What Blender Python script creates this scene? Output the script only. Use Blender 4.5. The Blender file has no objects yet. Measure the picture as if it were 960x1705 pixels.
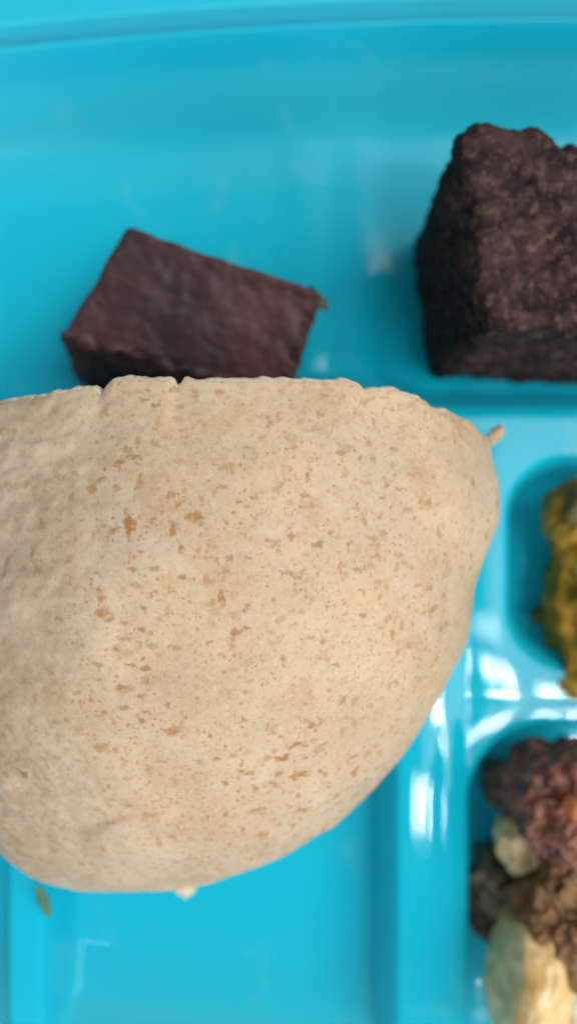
import bpy, bmesh, math, random
import numpy as np
from mathutils import Vector, noise

random.seed(4)
SC = bpy.context.scene
COL = SC.collection
CM = 0.01                                   # authored in centimetres, stored in metres

# ------------------------------------------------------------------ camera, light, exposure
CAM_H = 16.0                                # lens height above the tray floor, cm
FOV = math.radians(67.0)
cam_d = bpy.data.cameras.new('camera')
cam = bpy.data.objects.new('camera', cam_d)
COL.objects.link(cam)
cam.location = (0, 0, CAM_H * CM)
cam.rotation_euler = (0, 0, 0)
cam_d.sensor_fit = 'VERTICAL'
cam_d.sensor_height = 36.0
cam_d.lens = 18.0 / math.tan(FOV / 2)
cam_d.clip_start = 0.005
cam_d.clip_end = 50
cam_d.dof.use_dof = True
cam_d.dof.focus_distance = 0.1012
cam_d.dof.aperture_fstop = 7.6
SC.camera = cam

world = bpy.data.worlds.new('World')
SC.world = world
world.use_nodes = True
bg = world.node_tree.nodes['Background']
bg.inputs[0].default_value = (0.86, 0.93, 1.0, 1)
bg.inputs[1].default_value = 0.24


def area(name, loc, target, sx, sy, power, color=(1, 1, 1)):
    l = bpy.data.lights.new(name, 'AREA')
    l.shape = 'RECTANGLE'
    l.size = sx * CM
    l.size_y = sy * CM
    l.energy = power
    l.color = color
    o = bpy.data.objects.new(name, l)
    o.location = Vector(loc) * CM
    d = Vector(target) - Vector(loc)
    o.rotation_euler = d.to_track_quat('-Z', 'Y').to_euler()
    COL.objects.link(o)
    return o


def tube(x, y, power, length=120.0, h=200.0):
    """one fluorescent ceiling tube running along y, facing straight down"""
    l = bpy.data.lights.new('ceiling_tube', 'AREA')
    l.shape = 'RECTANGLE'
    l.size = 3.4 * CM
    l.size_y = length * CM
    l.energy = power
    l.color = (0.97, 0.985, 1.0)
    o = bpy.data.objects.new('ceiling_tube', l)
    o.location = (x * CM, y * CM, h * CM)
    COL.objects.link(o)


for fx, ty, pw, ln in ((50, -33, .35, 8), (50, -51, 1.5, 10), (50, -82, 1.7, 14), (75, -57, 1.5, 10)):
    for s in (-4.2, 4.2):
        tube(fx + s, ty, pw, ln)
tube(-46, -58, 1.2, 12)
area('window_light', (96, 8, 138), (0, 0, 2), 140, 130, 29.0, (1.0, 0.975, 0.94))
area('rear_fill_light', (-15, -165, 92), (0, 0, 2), 200, 110, 19.0, (0.97, 0.985, 1.0))  # unseen fill, added to brighten the far wall and give it sheen

SC.view_settings.view_transform = 'Standard'
SC.view_settings.look = 'None'
SC.view_settings.exposure = 0.0
SC.view_settings.gamma = 1.0
SC.render.engine = 'CYCLES'
SC.cycles.use_denoising = True
SC.cycles.max_bounces = 8

# ------------------------------------------------------------------ helpers
KPX = math.tan(FOV / 2) / 852.5


def P(px, py, z=0.0):
    """where a line of sight of the photograph meets the height z (cm)"""
    k = KPX * (CAM_H - z)
    return Vector(((px - 480) * k, (852.5 - py) * k, z))


def sstep(t):
    t = np.clip(t, 0, 1)
    return t * t * (3 - 2 * t)


def link_mesh(name, verts, faces, mat, parent=None, smooth=True, mats=None, midx=None):
    me = bpy.data.meshes.new(name)
    me.from_pydata([tuple(float(c) * CM for c in v) for v in verts], [], faces)
    for m in ([mat] if mats is None else mats):
        me.materials.append(m)
    if midx is not None:
        me.polygons.foreach_set('material_index', midx)
    me.polygons.foreach_set('use_smooth', [smooth] * len(me.polygons))
    me.update()
    o = bpy.data.objects.new(name, me)
    COL.objects.link(o)
    if parent is not None:
        o.parent = parent
    return o


def tag(o, label=None, cat=None, group=None, kind=None):
    for k, v in (('label', label), ('category', cat), ('group', group), ('kind', kind)):
        if v:
            o[k] = v
    return o


def fbm(v, s, oct_=4, seed=0.0):
    p = Vector((v[0] * s + seed, v[1] * s - seed * 1.7, v[2] * s + seed * .6))
    return noise.fractal(p, 0.9, 2.1, oct_, noise_basis='PERLIN_ORIGINAL')


# ------------------------------------------------------------------ node helpers
class NT:
    def __init__(self, name):
        self.m = bpy.data.materials.new(name)
        self.m.use_nodes = True
        self.t = self.m.node_tree
        self.b = self.t.nodes['Principled BSDF']
        self.co = self.t.nodes.new('ShaderNodeTexCoord').outputs['Object']

    def n(self, kind, **kw):
        nd = self.t.nodes.new('ShaderNode' + kind)
        for k, v in kw.items():
            setattr(nd, k, v)
        return nd

    def l(self, a, b):
        self.t.links.new(a, b)

    def noise(self, scale, detail=4, rough=.55, dist=0.0, vec=None):
        nd = self.n('TexNoise')
        nd.inputs['Scale'].default_value = scale
        nd.inputs['Detail'].default_value = detail
        nd.inputs['Roughness'].default_value = rough
        nd.inputs['Distortion'].default_value = dist
        self.l(vec or self.co, nd.inputs['Vector'])
        return nd

    def ramp(self, fac, stops, interp='LINEAR'):
        nd = self.n('ValToRGB')
        nd.color_ramp.interpolation = interp
        e = nd.color_ramp.elements
        while len(e) < len(stops):
            e.new(0.5)
        for el, (p, c) in zip(e, stops):
            el.position = p
            el.color = (c, c, c, 1) if not isinstance(c, tuple) else (*c, 1)
        self.l(fac, nd.inputs[0])
        return nd.outputs[0]

    def mix(self, fac, a, b, mode='MIX'):
        nd = self.n('Mix', data_type='RGBA', blend_type=mode)
        for sock, v in ((nd.inputs[0], fac), (nd.inputs[6], a), (nd.inputs[7], b)):
            if isinstance(v, tuple):
                sock.default_value = (*v, 1)
            elif isinstance(v, (int, float)):
                sock.default_value = v
            else:
                self.l(v, sock)
        return nd.outputs[2]

    def math(self, op, a, b=None):
        nd = self.n('Math', operation=op)
        for i, v in enumerate((a, b)):
            if v is None:
                continue
            if isinstance(v, (int, float)):
                nd.inputs[i].default_value = v
            else:
                self.l(v, nd.inputs[i])
        return nd.outputs[0]

    def bump(self, h, strength, dist_cm, prev=None):
        nd = self.n('Bump')
        nd.inputs['Strength'].default_value = strength
        nd.inputs['Distance'].default_value = dist_cm * CM
        self.l(h, nd.inputs['Height'])
        if prev is not None:
            self.l(prev, nd.inputs['Normal'])
        return nd.outputs[0]

    def warp(self, amount, scale):
        nz = self.noise(scale, 3)
        sub = self.n('VectorMath', operation='SUBTRACT')
        self.l(nz.outputs['Color'], sub.inputs[0])
        sub.inputs[1].default_value = (.5, .5, .5)
        sc = self.n('VectorMath', operation='SCALE')
        self.l(sub.outputs[0], sc.inputs[0])
        sc.inputs['Scale'].default_value = amount * CM
        ad = self.n('VectorMath', operation='ADD')
        self.l(self.co, ad.inputs[0])
        self.l(sc.outputs[0], ad.inputs[1])
        return ad.outputs[0]


def plastic_mat():
    t = NT('turquoise_plastic')
    stain = t.ramp(t.noise(55, 5, .6).outputs[0], [(.4, 0.0), (.75, 1.0)])
    col = t.mix(stain, (0.0, 0.56, 0.77), (0.004, 0.58, 0.78))
    # faint dried smears
    smear = t.ramp(t.noise(60, 6, .7, 1.2).outputs[0], [(.58, 0.0), (.78, .30)])
    col = t.mix(smear, col, (.30, .58, .66))
    t.l(col, t.b.inputs['Base Color'])
    gloss = t.ramp(t.noise(120, 6, .65, .6).outputs[0], [(.45, .04), (.75, .085)])
    # the far wall is moulded with a satin finish
    sx = t.n('SeparateXYZ')
    t.l(t.co, sx.inputs[0])
    mr = t.n('MapRange')
    t.l(sx.outputs[1], mr.inputs[0])
    mr.inputs[1].default_value = 4.6 * CM
    mr.inputs[2].default_value = 6.4 * CM
    rough = t.math('ADD', t.math('MULTIPLY', mr.outputs[0], .34), gloss)
    t.l(rough, t.b.inputs['Roughness'])
    t.l(t.bump(t.noise(40, 2).outputs[0], .05, .05), t.b.inputs['Normal'])
    t.b.inputs['IOR'].default_value = 1.45
    tr = t.n('BsdfTranslucent')
    tr.inputs['Color'].default_value = (.22, .84, .94, 1)
    mx = t.n('MixShader')
    mx.inputs[0].default_value = .40
    t.l(t.b.outputs[0], mx.inputs[1])
    t.l(tr.outputs[0], mx.inputs[2])
    t.l(mx.outputs[0], t.t.nodes['Material Output'].inputs['Surface'])
    return t.m


def tortilla_mat():
    t = NT('wholewheat_tortilla')
    base = t.mix(t.ramp(t.noise(60, 6, .62).outputs[0], [(.32, 0.0), (.68, 1.0)]),
                 (0.443, 0.328, 0.209), (0.569, 0.435, 0.294))
    base = t.mix(t.ramp(t.noise(24, 4, .6, .5).outputs[0], [(.45, 0.0), (.68, .6)]), base, (0.475, 0.376, 0.275))
    base = t.mix(t.ramp(t.noise(95, 5, .6, .8).outputs[0], [(.54, 0.0), (.74, .55)]), base, (0.523, 0.352, 0.173))
    base = t.mix(t.ramp(t.noise(150, 5, .6, .8).outputs[0], [(.57, 0.0), (.76, .6)]), base, (0.411, 0.250, 0.154))
    base = t.mix(t.ramp(t.noise(70, 5, .65, 1.0).outputs[0], [(.60, 0.0), (.75, .7)]), base, (0.600, 0.503, 0.404))
    # fine dough fibres
    fib = t.noise(650, 5, .6, 2.4)
    base = t.mix(t.ramp(fib.outputs[0], [(.34, .42), (.47, 0.0)]), base, (0.364, 0.226, 0.124))
    base = t.mix(t.ramp(fib.outputs[0], [(.54, 0.0), (.68, .35)]), base, (0.634, 0.511, 0.367))
    clump = t.ramp(t.noise(34, 3, .6, .4).outputs[0], [(.36, .3), (.62, 1.0)])
    rag = t.math('SUBTRACT', t.noise(1100, 4, .7).outputs[0], .5)

    def flakes(scale, keep, size, col, alpha, warp, wscale, stretch=(1, 1, 1), rot=0.0, soft=9.0):
        nonlocal base
        mp = t.n('Mapping')
        t.l(t.warp(warp, wscale), mp.inputs[0])
        mp.inputs['Rotation'].default_value = (0, 0, rot)
        mp.inputs['Scale'].default_value = stretch
        v = t.n('TexVoronoi')
        v.inputs['Scale'].default_value = scale
        t.l(mp.outputs[0], v.inputs['Vector'])
        sep = t.n('SeparateColor')
        t.l(v.outputs['Color'], sep.inputs[0])
        on = t.math('LESS_THAN', sep.outputs[0], keep)
        rad = t.math('MULTIPLY', t.math('ADD', sep.outputs[1], .3), size)
        f = t.math('SUBTRACT', rad, v.outputs['Distance'])
        f = t.math('ADD', f, t.math('MULTIPLY', rag, .9))
        f = t.math('MULTIPLY', t.math('MINIMUM', t.math('MAXIMUM', t.math('MULTIPLY', f, soft), 0.0), 1.0), on)
        f = t.math('MULTIPLY', f, t.math('MULTIPLY', t.math('MULTIPLY', t.math('ADD', sep.outputs[2], .35), alpha * 1.15), clump))
        base = t.mix(f, base, col)
        return f

    flakes(62, .26, .34, (.36, .23, .125), .45, 1.0, 150, (1, .7, 1), .2, 2.2)
    flakes(170, .32, .30, (.42, .265, .13), .5, .45, 260, (1, .7, 1), .4, 3.0)
    f1 = flakes(380, .40, .32, (.35, .165, .045), .95, .22, 600, (1, .55, 1), .5, 3.6)
    flakes(430, .44, .33, (.35, .175, .05), .92, .18, 720, (.55, 1, 1), .3, 3.6)
    flakes(680, .52, .36, (.37, .18, .06), .88, .12, 1000, (1, .6, 1), -.6, 4.0)
    flakes(900, .62, .40, (.34, .17, .065), .72, .11, 1100, (.5, 1, 1), .9, 4.0)
    flakes(420, .025, .20, (.13, .045, .018), 1.0, .12, 800, (1, .5, 1), .7)
    flakes(320, .010, .13, (.03, .015, .01), 1.3, .05, 900)
    flakes(1400, .42, .40, (.31, .165, .075), .55, .06, 1500)
    # the under sheet on the left is smoother, greyer dough with faint stains, its shade painted in too
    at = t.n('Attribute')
    at.attribute_name = 'under_sheet_shade'
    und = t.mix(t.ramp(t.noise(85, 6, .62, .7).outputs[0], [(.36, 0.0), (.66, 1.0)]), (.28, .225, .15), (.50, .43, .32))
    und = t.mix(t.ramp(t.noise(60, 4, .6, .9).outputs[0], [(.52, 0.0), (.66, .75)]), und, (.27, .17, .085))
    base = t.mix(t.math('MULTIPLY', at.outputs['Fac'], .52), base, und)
    t.l(base, t.b.inputs['Base Color'])
    t.b.inputs['Roughness'].default_value = .62
    t.b.inputs['Specular IOR Level'].default_value = .3
    t.b.inputs['Subsurface Weight'].default_value = .10
    t.b.inputs['Subsurface Radius'].default_value = (.004, .002, .001)
    t.b.inputs['Subsurface Scale'].default_value = .5
    nb = t.bump(t.noise(260, 6, .65, .8).outputs[0], .30, .05)
    nb = t.bump(fib.outputs[0], .22, .02, nb)
    nb = t.bump(f1, .3, .015, nb)
    t.l(nb, t.b.inputs['Normal'])
    return t.m


def food_mat(name, c1, c2, c3, scale=160, fine=700, rough=.6, bump=.6, sss=0.0, spec=.3, bias=0.0):
    t = NT(name)
    a = t.mix(t.ramp(t.noise(scale, 6, .62, .4).outputs[0], [(.36, 0.0), (.64, 1.0)]), c1, c2)
    a = t.mix(t.ramp(t.noise(fine, 5, .65).outputs[0], [(.5 + bias, 0.0), (.72 + bias, .85)]), a, c3)
    t.l(a, t.b.inputs['Base Color'])
    t.b.inputs['Roughness'].default_value = rough
    t.b.inputs['Specular IOR Level'].default_value = spec
    if sss:
        t.b.inputs['Subsurface Weight'].default_value = sss
        t.b.inputs['Subsurface Radius'].default_value = (.004, .0025, .0012)
    nb = t.bump(t.noise(scale * 2.2, 6, .68).outputs[0], bump, .12)
    nb = t.bump(t.noise(fine * 1.3, 4, .6).outputs[0], bump * .7, .03, nb)
    t.l(nb, t.b.inputs['Normal'])
    return t.m


M_TRAY = plastic_mat()
M_TORT = tortilla_mat()
M_DOUGH = food_mat('cut_dough', (.60, .50, .37), (.70, .62, .49), (.48, .35, .21), 400, 1200, .6, .4, .1)

# ------------------------------------------------------------------ table under the tray
tm = food_mat('white_table', (.60, .60, .58), (.66, .66, .64), (.56, .56, .55), 8, 60, .4, .05)
tb = link_mesh('table', [(-90, -90, -.35), (90, -90, -.35), (90, 90, -.35), (-90, 90, -.35)], [(0, 1, 2, 3)], tm, smooth=False)
tag(tb, kind='structure')

# ------------------------------------------------------------------ the divided tray
H_RIDGE, H_RIM = 1.2, 2.1
XL, XR, YB, RC = -9.0, 12.5, -9.35, 2.6
COMPS = [  # x0, x1, y0, y1 of each compartment's floor, corner radius
    (-20, -.55, 2.6, 20, .9),
    (2.3, 20, 2.7, 20, .9),
    (-4.2, 1.6, -20, .35, 1.5),
    (-20, -5.75, -20, .35, 1.0),
    (4.8, 20, -2.35, .40, .5),
    (3.85, 20, -20, -4.5, 1.1),
]


def bow(x):
    return -.0051 * (x - 5) ** 2


def sd_box(x, y, x0, x1, y0, y1, r):
    qx = np.maximum(x0 - x, x - x1) + r
    qy = np.maximum(y0 - y, y - y1) + r
    return np.hypot(np.maximum(qx, 0), np.maximum(qy, 0)) + np.minimum(np.maximum(qx, qy), 0) - r


def d_outer(x, y):
    qx = np.maximum(XL - x, x - XR) + RC
    qy = np.maximum(YB - .10 * (x + 2) - y, y - 7.08 - bow(x)) + RC
    return np.hypot(np.maximum(qx, 0), np.maximum(qy, 0)) + np.minimum(np.maximum(qx, qy), 0) - RC


def tray_z(x, y):
    d = np.full_like(x, 99.0)
    for c in COMPS:
        e = sd_box(x, y, *c) * (.7 if c[0] == 4.8 else 1.0)
        d = -np.log(np.exp(-d * 9) + np.exp(-e * 9)) / 9
    up = sstep((y - 1.0) / 2.6)
    t = np.clip(d / (.54 + .6 * up), 0, 1)
    hr = H_RIDGE - .75 * sstep((y - 1.75) / 1.1) - .38 * sstep((y - 2.6) / 3.6)                  # dividers of the upper bays are lower
    hr = hr + .14 * (1 - sstep((x - 2.95) / .5)) * (1 - sstep((y + .6) / 1.0))   # the long divider stands a little higher
    zr = hr * t ** 3 * (6 * t * t - 15 * t + 10) - .06 * np.clip(d - .6, 0, 1) ** 2
    do = d_outer(x, y)
    t = np.clip(do / 1.9, 0, 1)
    zw = H_RIM * np.where(t < .6, t * t / 1.2, t - .3) / .7
    kk = .5
    h = np.clip(.5 + .5 * (zw - zr) / kk, 0, 1)
    z = zr * (1 - h) + zw * h + kk * h * (1 - h) * np.clip(do / .5 + .5, 0, 1) * (1 - sstep((do - .9) / .5))
    # lid groove just inside the flange, then the flange and its turned-down lip
    z = z - .9 * np.exp(-((do - 1.99) / .075) ** 2)
    z = z + .10 * sstep((do - 2.02) / .14)
    lip = np.clip((do - 3.3) / .3, 0, 1)
    z = z - .25 * lip ** 2
    return z, do


STEP = .06
gx = np.arange(XL - 4, XR + 4, STEP)
gy = np.concatenate([np.arange(YB - 4, 8.8, STEP), np.arange(8.8, 9.3, .02), np.arange(9.3, 11.2, STEP)])
X, Y = np.meshgrid(gx, gy)
Y = Y + bow(X) * sstep((Y - 1.5) / 5.5)
Z, DO = tray_z(X, Y)
nx, ny = len(gx), len(gy)
DC = (DO[:-1, :-1] + DO[1:, 1:]) / 2


def grid_part(name, mask, parent=None):
    jj, ii = np.nonzero(mask)
    quad = np.stack([jj * nx + ii, jj * nx + ii + 1, (jj + 1) * nx + ii + 1, (jj + 1) * nx + ii], 1)
    used, inv = np.unique(quad, return_inverse=True)
    v = np.stack([X.ravel()[used], Y.ravel()[used], Z.ravel()[used]], 1)
    return link_mesh(name, v, inv.reshape(-1, 4).tolist(), M_TRAY, parent)


tray = grid_part('divided_tray', DC < 1.9)
tag(tray, 'glossy turquoise plastic tray with raised dividers, under all the food', 'tray')
grid_part('rim', (DC >= 1.9) & (DC < 3.58), tray)

# ------------------------------------------------------------------ the wrap
wrap = bpy.data.objects.new('tortilla_wrap', None)
COL.objects.link(wrap)
tag(wrap, 'large cream tortilla wrap half flecked with brown bran, lying closest to view', 'wrap')


def interp(tab, y):
    ys = [a for a, b in tab][::-1]
    vs = [b for a, b in tab][::-1]
    return float(np.interp(y, ys, vs))


def smooth_tab(tab):
    """monotone table sampled finely and softened, so the loft has no kinks"""
    ys = np.linspace(tab[-1][0], tab[0][0], 240)
    vs = np.interp(ys, [a for a, b in tab][::-1], [b for a, b in tab][::-1])
    k = np.hanning(19)
    k /= k.sum()
    pad = np.pad(vs, 9, mode='reflect', reflect_type='odd')
    vs = np.convolve(pad, k, 'valid')
    return ys, vs


T_XR = smooth_tab([(1.75, 3.25), (.9, 3.42), (.3, 3.42), (-.94, 2.98), (-1.9, 2.93), (-2.9, 2.55), (-4.0, 1.95), (-5.0, 1.1), (-5.75, .15), (-6.2, -.75), (-6.45, -1.7), (-6.58, -2.6)])
T_XL = smooth_tab([(1.75, -5.5), (0, -5.65), (-3, -5.6), (-4.6, -5.45), (-5.6, -5.1), (-6.2, -4.65), (-6.45, -4.2), (-6.58, -3.5)])
T_ZT = smooth_tab([(1.75, 5.75), (.6, 5.95), (-1.0, 6.05), (-2.5, 5.85), (-4.0, 5.2), (-5.0, 4.6), (-5.8, 3.9), (-6.3, 3.2), (-6.5, 2.7), (-6.58, 2.3)])
T_ZB = smooth_tab([(1.75, .75), (-4.0, .65), (-5.5, .8), (-6.2, 1.1), (-6.58, 1.6)])


def tab_at(T, y):
    return float(np.interp(y, T[0], T[1]))


NTOP, NBOT, NV = 330, 50, 250
angs = [math.pi * i / NTOP for i in range(NTOP)] + [math.pi + math.pi * i / NBOT for i in range(NBOT)]
NA = len(angs)


def wrap_point(a, v, inset=0.0):
    """a: angle round the roll (0 right, pi/2 top, pi left), v: 0 cut end .. 1 closed end"""
    y = 1.75 - (1.75 + 6.58) * (1 - (1 - v) ** 1.5)
    xr, xl, zt, zb = (tab_at(T, y) for T in (T_XR, T_XL, T_ZT, T_ZB))
    xc, w = (xr + xl) / 2, (xr - xl) / 2 - inset
    zc = zb + (zt - zb) * .46
    c, s = math.cos(a), math.sin(a)
    e = .92
    x = xc + w * math.copysign(abs(c) ** e, c)
    if s >= 0:
        z = zc + (zt - zc - inset) * s ** e
    else:
        x = xc + w * math.copysign(abs(c) ** 1.0, c) * (1 - .18 * s * s)
        z = zc + (zc - zb - inset) * s * .98
    # oblique cut: the right side of the open end is cut further back
    k = max(0.0, 1 - v * 2.2) ** 1.5
    cutx = max(0.0, x - .4)
    y -= k * (.085 * cutx ** 2 + .10 * max(0, -x - 2.3) ** 1.4)
    return Vector((x, y, z))


def notch(x, c, w, d):
    return d * max(0.0, 1 - abs(x - c) / w)


verts, faces, midx, under = [], [], [], []
base = [[wrap_point(a, j / NV) for a in angs] for j in range(NV + 1)]
for j in range(NV + 1):
    v = j / NV
    for i in range(NA):
        p = base[j][i]
        du = base[j][(i + 1) % NA] - base[j][i - 1]
        dv = base[min(j + 1, NV)][i] - base[max(j - 1, 0)][i]
        n = dv.cross(du)
        if n.length < 1e-9:
            n = Vector((0, -1, 0))
        n.normalize()
        if n.dot(p - Vector((-1.0, p.y, 3.0))) < 0:
            n = -n
        d = .06 * fbm(p, .55, 2, 3.1) + .018 * fbm(p, 1.7, 3, 9.2) + .006 * fbm(p, 6.5, 3, 1.2)
        # overlapping sheet: the right-hand layer lies over the left one along an uneven line
        seam = -2.45 + .10 * math.sin(p.y * 1.7) + .12 * fbm(p, 1.2, 3, 5.0) + .05 * p.y
        up = max(0.0, n.z)
        d += .012 * (1 / (1 + math.exp(-max(-40, min(40, (p.x - seam) / .06))))) * up * max(0, min(1, (p.y + 3.5) / 2))
        # wrinkled skin left of it
        if p.x < seam + .3:
            k = min(1, (seam + .3 - p.x) / .8) * up
            d += k * .055 * (abs(fbm((p.x, p.y * 1.9, p.z), 1.5, 4, 7.7)) - .3)
        # tucked flap low on the face: an arched lip
        lx = p.x + 1.85
        yl = -4.30 - .16 * lx ** 2 - (.22 * max(0, -lx - .4)) + .05 * fbm(p, 2.2, 2, 2.0)
        if -1.25 < lx < 1.5 and n.z > 0:
            fade = sstep(np.array((lx + 1.25) / .5)) * sstep(np.array((1.5 - lx) / .9))
            t = (yl - p.y)
            d += float(fade) * .09 * (1 / (1 + math.exp(-max(-40, min(40, t / .03))))) * math.exp(-max(0, t) / 1.0)
        q = p + n * d
        k = max(0.0, 1 - v * 9)
        if k:
            jag = .075 * fbm((q.x, 0, q.z), 2.2, 3, 4.4) + .02 * max(0, fbm((q.x, 0, q.z), 9.0, 2, 1.4))
            jag -= notch(q.x, -2.52, .10, .09) + notch(q.x, -1.47, .07, .13) + notch(q.x, 1.05, .08, .05)
            jag -= notch(q.x, 2.15, .16, .08)
            if q.x < -2.5:
                jag -= .05
            q.y += k * jag
        verts.append(q)
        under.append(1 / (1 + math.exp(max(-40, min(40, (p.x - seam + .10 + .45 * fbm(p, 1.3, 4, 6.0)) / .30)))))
for j in range(NV):
    for i in range(NA):
        a, b = j * NA + i, j * NA + (i + 1) % NA
        faces.append((a, a + NA, b + NA, b))
        midx.append(0)
# closed end
c = len(verts)
last = NV * NA
verts.append(sum((verts[last + i] for i in range(NA)), Vector()) / NA + Vector((0, -.05, 0)))
for i in range(NA):
    faces.append((last + i, c, last + (i + 1) % NA))
    midx.append(0)
# thickness at the cut: rounded lip, cut face, and the inside going back
prev = [i for i in range(NA)]
for inset, back in ((.03, -.035), (.10, -.06), (.20, -.04), (.24, .05), (.24, 1.2)):
    ring = []
    for i, a in enumerate(angs):
        p = wrap_point(a, 0.0, inset)
        o0 = base[0][i]
        q = verts[i] + (p - o0)
        q.y = verts[i].y - back
        ring.append(len(verts))
        verts.append(q)
    for i in range(NA):
        faces.append((prev[i], prev[(i + 1) % NA], ring[(i + 1) % NA], ring[i]))
        midx.append(1)
    prev = ring
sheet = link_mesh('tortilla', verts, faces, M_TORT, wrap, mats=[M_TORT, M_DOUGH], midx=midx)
att = sheet.data.attributes.new('under_sheet_shade', 'FLOAT', 'POINT')
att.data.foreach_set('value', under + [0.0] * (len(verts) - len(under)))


# ------------------------------------------------------------------ lumps
def lump(name, mat, c, r, rot=(0, 0, 0), amp=.18, scale=1.0, fine=.05, sub=5, parent=None, seed=0.0, power=2.0, ridged=0.0):
    from mathutils import Euler
    bm = bmesh.new()
    bmesh.ops.create_icosphere(bm, subdivisions=sub, radius=1)
    R = Euler([math.radians(a) for a in rot]).to_matrix()
    rm = (r[0] * r[1] * r[2]) ** (1 / 3)
    for v in bm.verts:
        p = v.co.copy()
        f = (abs(p.x) ** power + abs(p.y) ** power + abs(p.z) ** power) ** (-1 / power)
        n = p.copy()
        p = p * f
        q = Vector((p.x * r[0], p.y * r[1], p.z * r[2]))
        d = amp * fbm(q, scale, 4, seed) + fine * fbm(q, scale * 4.5, 4, seed + 3)
        if ridged:
            d -= ridged * abs(fbm(q, scale * 1.6, 3, seed + 8))
        q = q + n * d * (rm if rm < 1 else 1)
        v.co = R @ q
    me = bpy.data.meshes.new(name)
    for v in bm.verts:
        v.co = v.co * CM
    bm.to_mesh(me)
    bm.free()
    me.materials.append(mat)
    me.polygons.foreach_set('use_smooth', [True] * len(me.polygons))
    o = bpy.data.objects.new(name, me)
    o.location = Vector(c) * CM
    COL.objects.link(o)
    if parent is not None:
        o.parent = parent
    return o


M_FILL = food_mat('filling_pale', (.55, .45, .30), (.70, .60, .42), (.35, .25, .12), 200, 700, .5, .5, .1)
M_LEAF = food_mat('lettuce_green', (.05, .12, .05), (.08, .17, .07), (.12, .2, .08), 150, 600, .5, .3)
lump('filling', M_FILL, (-1.0, -.6, 3.1), (3.7, 1.9, 2.0), amp=.25, sub=4, parent=wrap)
lump('torn_flake', M_TORT, P(822, 726, 3.4), (.10, .21, .10), (20, 0, -38), .35, 3.0, .15, 4, wrap, 2.0)
lump('filling_crumb', M_DOUGH, P(308, 1478, 2.3), (.17, .17, .15), (0, 0, 0), .4, 2.5, .15, 4, wrap, 5.0)
lump('lettuce_shred', M_LEAF, P(72, 1500, 1.6), (.09, .42, .05), (25, 0, 8), .3, 2.0, .1, 4, wrap, 1.0)


# ------------------------------------------------------------------ brownies
def brownie(name, corners, mat, label, amp=.10, fine=.06, top_pit=0.0, seed=0.0, cuts=64, power=14, bites=(), rag=0.0):
    """corners: the eight corners (bottom ring then top ring, anticlockwise from front left)"""
    bm = bmesh.new()
    bmesh.ops.create_cube(bm, size=2)
    bmesh.ops.subdivide_edges(bm, edges=bm.edges[:], cuts=cuts, use_grid_fill=True)
    C = [Vector(c) for c in corners]
    orig = []
    for v in bm.verts:
        p = v.co.copy()
        f = max(abs(p.x), abs(p.y), abs(p.z)) / (abs(p.x) ** power + abs(p.y) ** power + abs(p.z) ** power) ** (1 / power)
        p = p * f
        u, w, t = (p.x + 1) / 2, (p.y + 1) / 2, (p.z + 1) / 2
        lo = (C[0] * (1 - u) + C[1] * u) * (1 - w) + (C[3] * (1 - u) + C[2] * u) * w
        hi = (C[4] * (1 - u) + C[5] * u) * (1 - w) + (C[7] * (1 - u) + C[6] * u) * w
        orig.append(v.co.copy())
        v.co = lo * (1 - t) + hi * t
    bm.normal_update()
    new = []
    for v, oc in zip(bm.verts, orig):
        p = v.co
        d = amp * fbm(p, .9, 4, seed) + fine * fbm(p, 3.2, 5, seed + 4) + fine * .6 * fbm(p, 9.0, 3, seed + 2)
        if top_pit and oc.z > .98:
            edge = min(1 - abs(oc.x), 1 - abs(oc.y)) * 3
            d -= top_pit * min(1, edge + .15) * (.45 + .9 * abs(fbm(p, 1.3, 4, seed + 6)))
        if rag and (oc.y < -.93 or oc.x > .97):                            # torn sides below the skin
            d -= rag * abs(fbm(p, 1.9, 4, seed + 11)) * 1.6 - rag * .5
        q = p + v.normal * d
        for (bx, by, br, bd) in bites:
            e = math.hypot(q.x - bx, q.y - by) / br
            if e < 1 and q.z > .5:
                q.z -= bd * (1 - e * e) * (.7 + .6 * fbm(q, 2.5, 3, seed))
        new.append(q)
    for v, q in zip(bm.verts, new):
        v.co = q * CM
    me = bpy.data.meshes.new(name)
    bm.to_mesh(me)
    bm.free()
    me.materials.append(mat)
    me.polygons.foreach_set('use_smooth', [True] * len(me.polygons))
    o = bpy.data.objects.new(name, me)
    COL.objects.link(o)
    return tag(o, label, 'brownie', 'brownies in the tray')


M_BR1 = food_mat('brownie_crumb', (.013, .008, .008), (.064, .035, .032), (.19, .105, .085), 190, 620, .8, 1.0, spec=.2)
M_BR2 = food_mat('brownie_skin', (.026, .017, .020), (.074, .028, .029), (.09, .037, .036), 60, 420, .5, .22, spec=.35, bias=.06)

hb = 4.2
brownie('brownie', [(2.82, 2.74, 0), (7.6, 2.50, 0), (7.7, 5.75, 0), (2.56, 5.60, 0),
                    (3.10, 2.86, hb), (7.4, 2.98, hb), (7.5, 6.1, hb - .2), (2.58, 5.98, hb - .05)], M_BR1,
        'tall crumbly dark chocolate brownie cube cut by the right picture edge',
        .09, .08, .13, 2.0, power=20, bites=((4.55, 6.2, .7, 1.1),))
lb = brownie('brownie', [tuple(P(135, 640, 0)), tuple(P(440, 700, 0)), tuple(P(500, 570, 0)), tuple(P(235, 480, 0)),
                    tuple(P(106, 558, 2.2)), tuple(P(466, 662, 2.0)), tuple(P(528, 482, 2.7)), tuple(P(210, 372, 2.9))], M_BR2,
        'smooth topped dark brownie slab partly hidden behind the tortilla wrap', .05, .022, 0, 7.0, power=30, rag=.28)
bm = bmesh.new()
bmesh.ops.create_cone(bm, cap_ends=True, segments=14, radius1=.24, radius2=.04, depth=.5)
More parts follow.
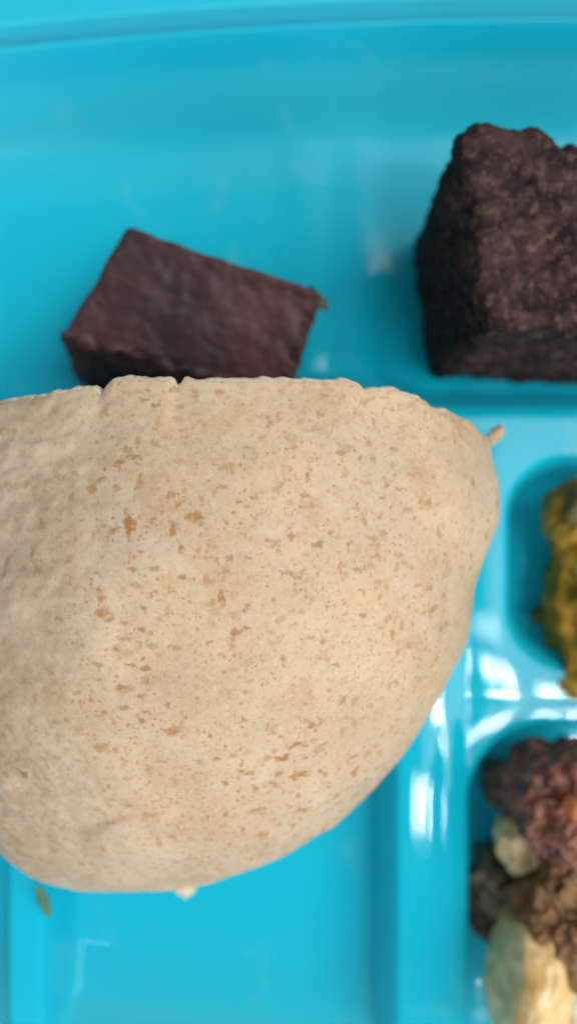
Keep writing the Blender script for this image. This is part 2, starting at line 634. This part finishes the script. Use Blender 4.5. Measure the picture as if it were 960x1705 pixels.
bmesh.ops.subdivide_edges(bm, edges=bm.edges[:], cuts=5, use_grid_fill=True)
for v in bm.verts:
    q = Vector((v.co.z, v.co.x * .75, v.co.y * .6))
    q += Vector((fbm(q, 3, 3, 1), fbm(q, 3, 3, 2), fbm(q, 3, 3, 3))) * .07
    v.co = q * CM
me = bpy.data.meshes.new('corner_crumb')
bm.to_mesh(me)
bm.free()
me.materials.append(M_BR2)
me.polygons.foreach_set('use_smooth', [True] * len(me.polygons))
o = bpy.data.objects.new('corner_crumb', me)
o.location = P(529, 503, 2.35) * CM
o.rotation_euler = (0, 0, math.radians(-32))
COL.objects.link(o)
o.parent = lb

# ------------------------------------------------------------------ pickle
M_PK = food_mat('pickle_flesh', (.25, .150, .010), (.31, .19, .016), (.19, .12, .012), 60, 250, .5, .25, .05, .3)
M_PKD = food_mat('pickle_skin', (.07, .062, .010), (.11, .09, .012), (.15, .11, .02), 120, 500, .45, .5, spec=.4)
pk = bpy.data.objects.new('vegetable_piece', None)
pk.location = (0, 0, 0)
COL.objects.link(pk)
tag(pk, 'ragged yellowish olive green vegetable piece at the right edge above the chunks', 'vegetable')
lump('body', M_PK, P(1000, 985, .9), (.95, 2.15, .85), (0, 0, 2), .3, 1.3, .10, 5, pk, 3.0, 3.0, .25)
lump('end', M_PK, P(955, 1128, .7), (.66, .42, .55), (0, 0, 12), .35, 1.8, .14, 5, pk, 6.0)
lump('end', M_PK, P(962, 850, 1.3), (.50, .78, .6), (0, 0, -38), .3, 1.5, .12, 5, pk, 8.0)
lump('skin', M_PKD, P(960, 838, 1.75), (.22, .42, .25), (0, 0, -25), .25, 1.8, .1, 4, pk, 1.0)
lump('shred', M_PKD, P(905, 1022, .4), (.32, .20, .15), (0, 0, 10), .3, 2.0, .1, 4, pk, 2.0)

# ------------------------------------------------------------------ chunks in the lower right compartment
M_RED = food_mat('red_brown_food', (.085, .024, .020), (.27, .085, .050), (.42, .20, .12), 120, 520, .35, .7, .08, .5)
M_DK = food_mat('dark_brown_food', (.06, .038, .022), (.12, .078, .045), (.19, .125, .07), 150, 500, .5, .8, spec=.35)
M_CRM = food_mat('cream_chunk', (.52, .38, .20), (.66, .52, .30), (.40, .25, .11), 120, 500, .4, .4, .15, .45)
M_YEL = food_mat('yellow_chunk', (.62, .38, .12), (.80, .58, .27), (.85, .68, .42), 60, 300, .3, .16, .2, .5)
M_BRN = food_mat('crumbly_brown', (.17, .085, .035), (.30, .165, .075), (.42, .26, .13), 190, 620, .6, .9, .05, .3)
M_ORG = food_mat('orange_bit', (.42, .12, .03), (.58, .22, .06), (.5, .3, .1), 200, 700, .4, .6, .1, .45)
M_GRY = food_mat('grey_green_chunk', (.15, .13, .085), (.24, .20, .13), (.28, .21, .12), 120, 500, .45, .5, .05, .4)
M_WHT = food_mat('whitish_chunk', (.50, .48, .33), (.66, .62, .44), (.7, .66, .5), 110, 500, .35, .4, .2, .5)

GROUP = 'chunks of food in the lower right compartment'


def chunk(name, label, mat, c, r, rot=0, amp=.28, scale=1.2, fine=.10, seed=0.0, power=2.4, ridged=.12, sub=5):
    o = lump(name, mat, c, r, (0, 0, rot), amp, scale, fine, sub, None, seed, power, ridged)
    tag(o, label, 'food chunk', GROUP)


chunk('food_chunk', 'glossy reddish brown rounded chunk topmost in the lower right compartment', M_RED, P(948, 1322, 1.8), (1.12, .92, 1.3), 8, amp=.34, fine=.09, seed=1.0, ridged=.13, sub=6)
chunk('food_chunk', 'small very dark brown sliver left of the reddish chunk', M_DK, P(830, 1305, .6), (.30, .50, .5), 8, seed=2.0, power=3)
chunk('food_chunk', 'small cream chunk directly below the reddish brown chunk', M_CRM, P(868, 1402, 1.5), (.42, .52, .6), 14, seed=3.0, power=3.2)
chunk('food_bit', 'tiny orange bit at the right edge beside the reddish chunk', M_ORG, P(952, 1352, 2.85), (.22, .28, .25), 0, seed=4.0, sub=4)
chunk('food_chunk', 'blackish brown filler lump for the shaded gap between cream and brown chunks', M_DK, P(925, 1425, 1.1), (.8, .75, .75), 0, seed=5.0)  # dark filler standing in for the shade of the cavity between pieces
chunk('food_chunk', 'crumbly light brown chunk above the whitish piece at right edge', M_BRN, P(958, 1500, 1.9), (1.05, .98, 1.25), -24, amp=.36, seed=6.0, fine=.18, ridged=.3, sub=6)
chunk('food_chunk', 'flat grey brown chunk lowest against the divider, left of the crumbly one', M_GRY, P(846, 1488, .5), (.72, 1.0, .6), 10, amp=.5, fine=.2, seed=7.0, power=2.4, ridged=.35)
chunk('food_chunk', 'thin dark brown piece with pointed left tip beside the tray divider', M_DK, P(818, 1520, .5), (.42, .95, .45), 22, amp=.5, fine=.15, seed=8.0, ridged=.3)
chunk('food_chunk', 'large smooth pale yellow chunk standing at the bottom edge', M_YEL, P(880, 1640, 2.0), (.58, 1.28, 1.2), -5, amp=.13, fine=.02, seed=9.0, ridged=.02, power=2.8)
chunk('food_chunk', 'whitish translucent chunk at the right edge beside the yellow one', M_WHT, P(962, 1632, 2.1), (.52, .66, .9), 15, amp=.2, fine=.06, seed=10.0, power=3)
chunk('food_chunk', 'pale greenish chunk in the bottom corner under the whitish one', M_WHT, P(938, 1712, 1.5), (.75, .6, .8), 0, seed=11.0)
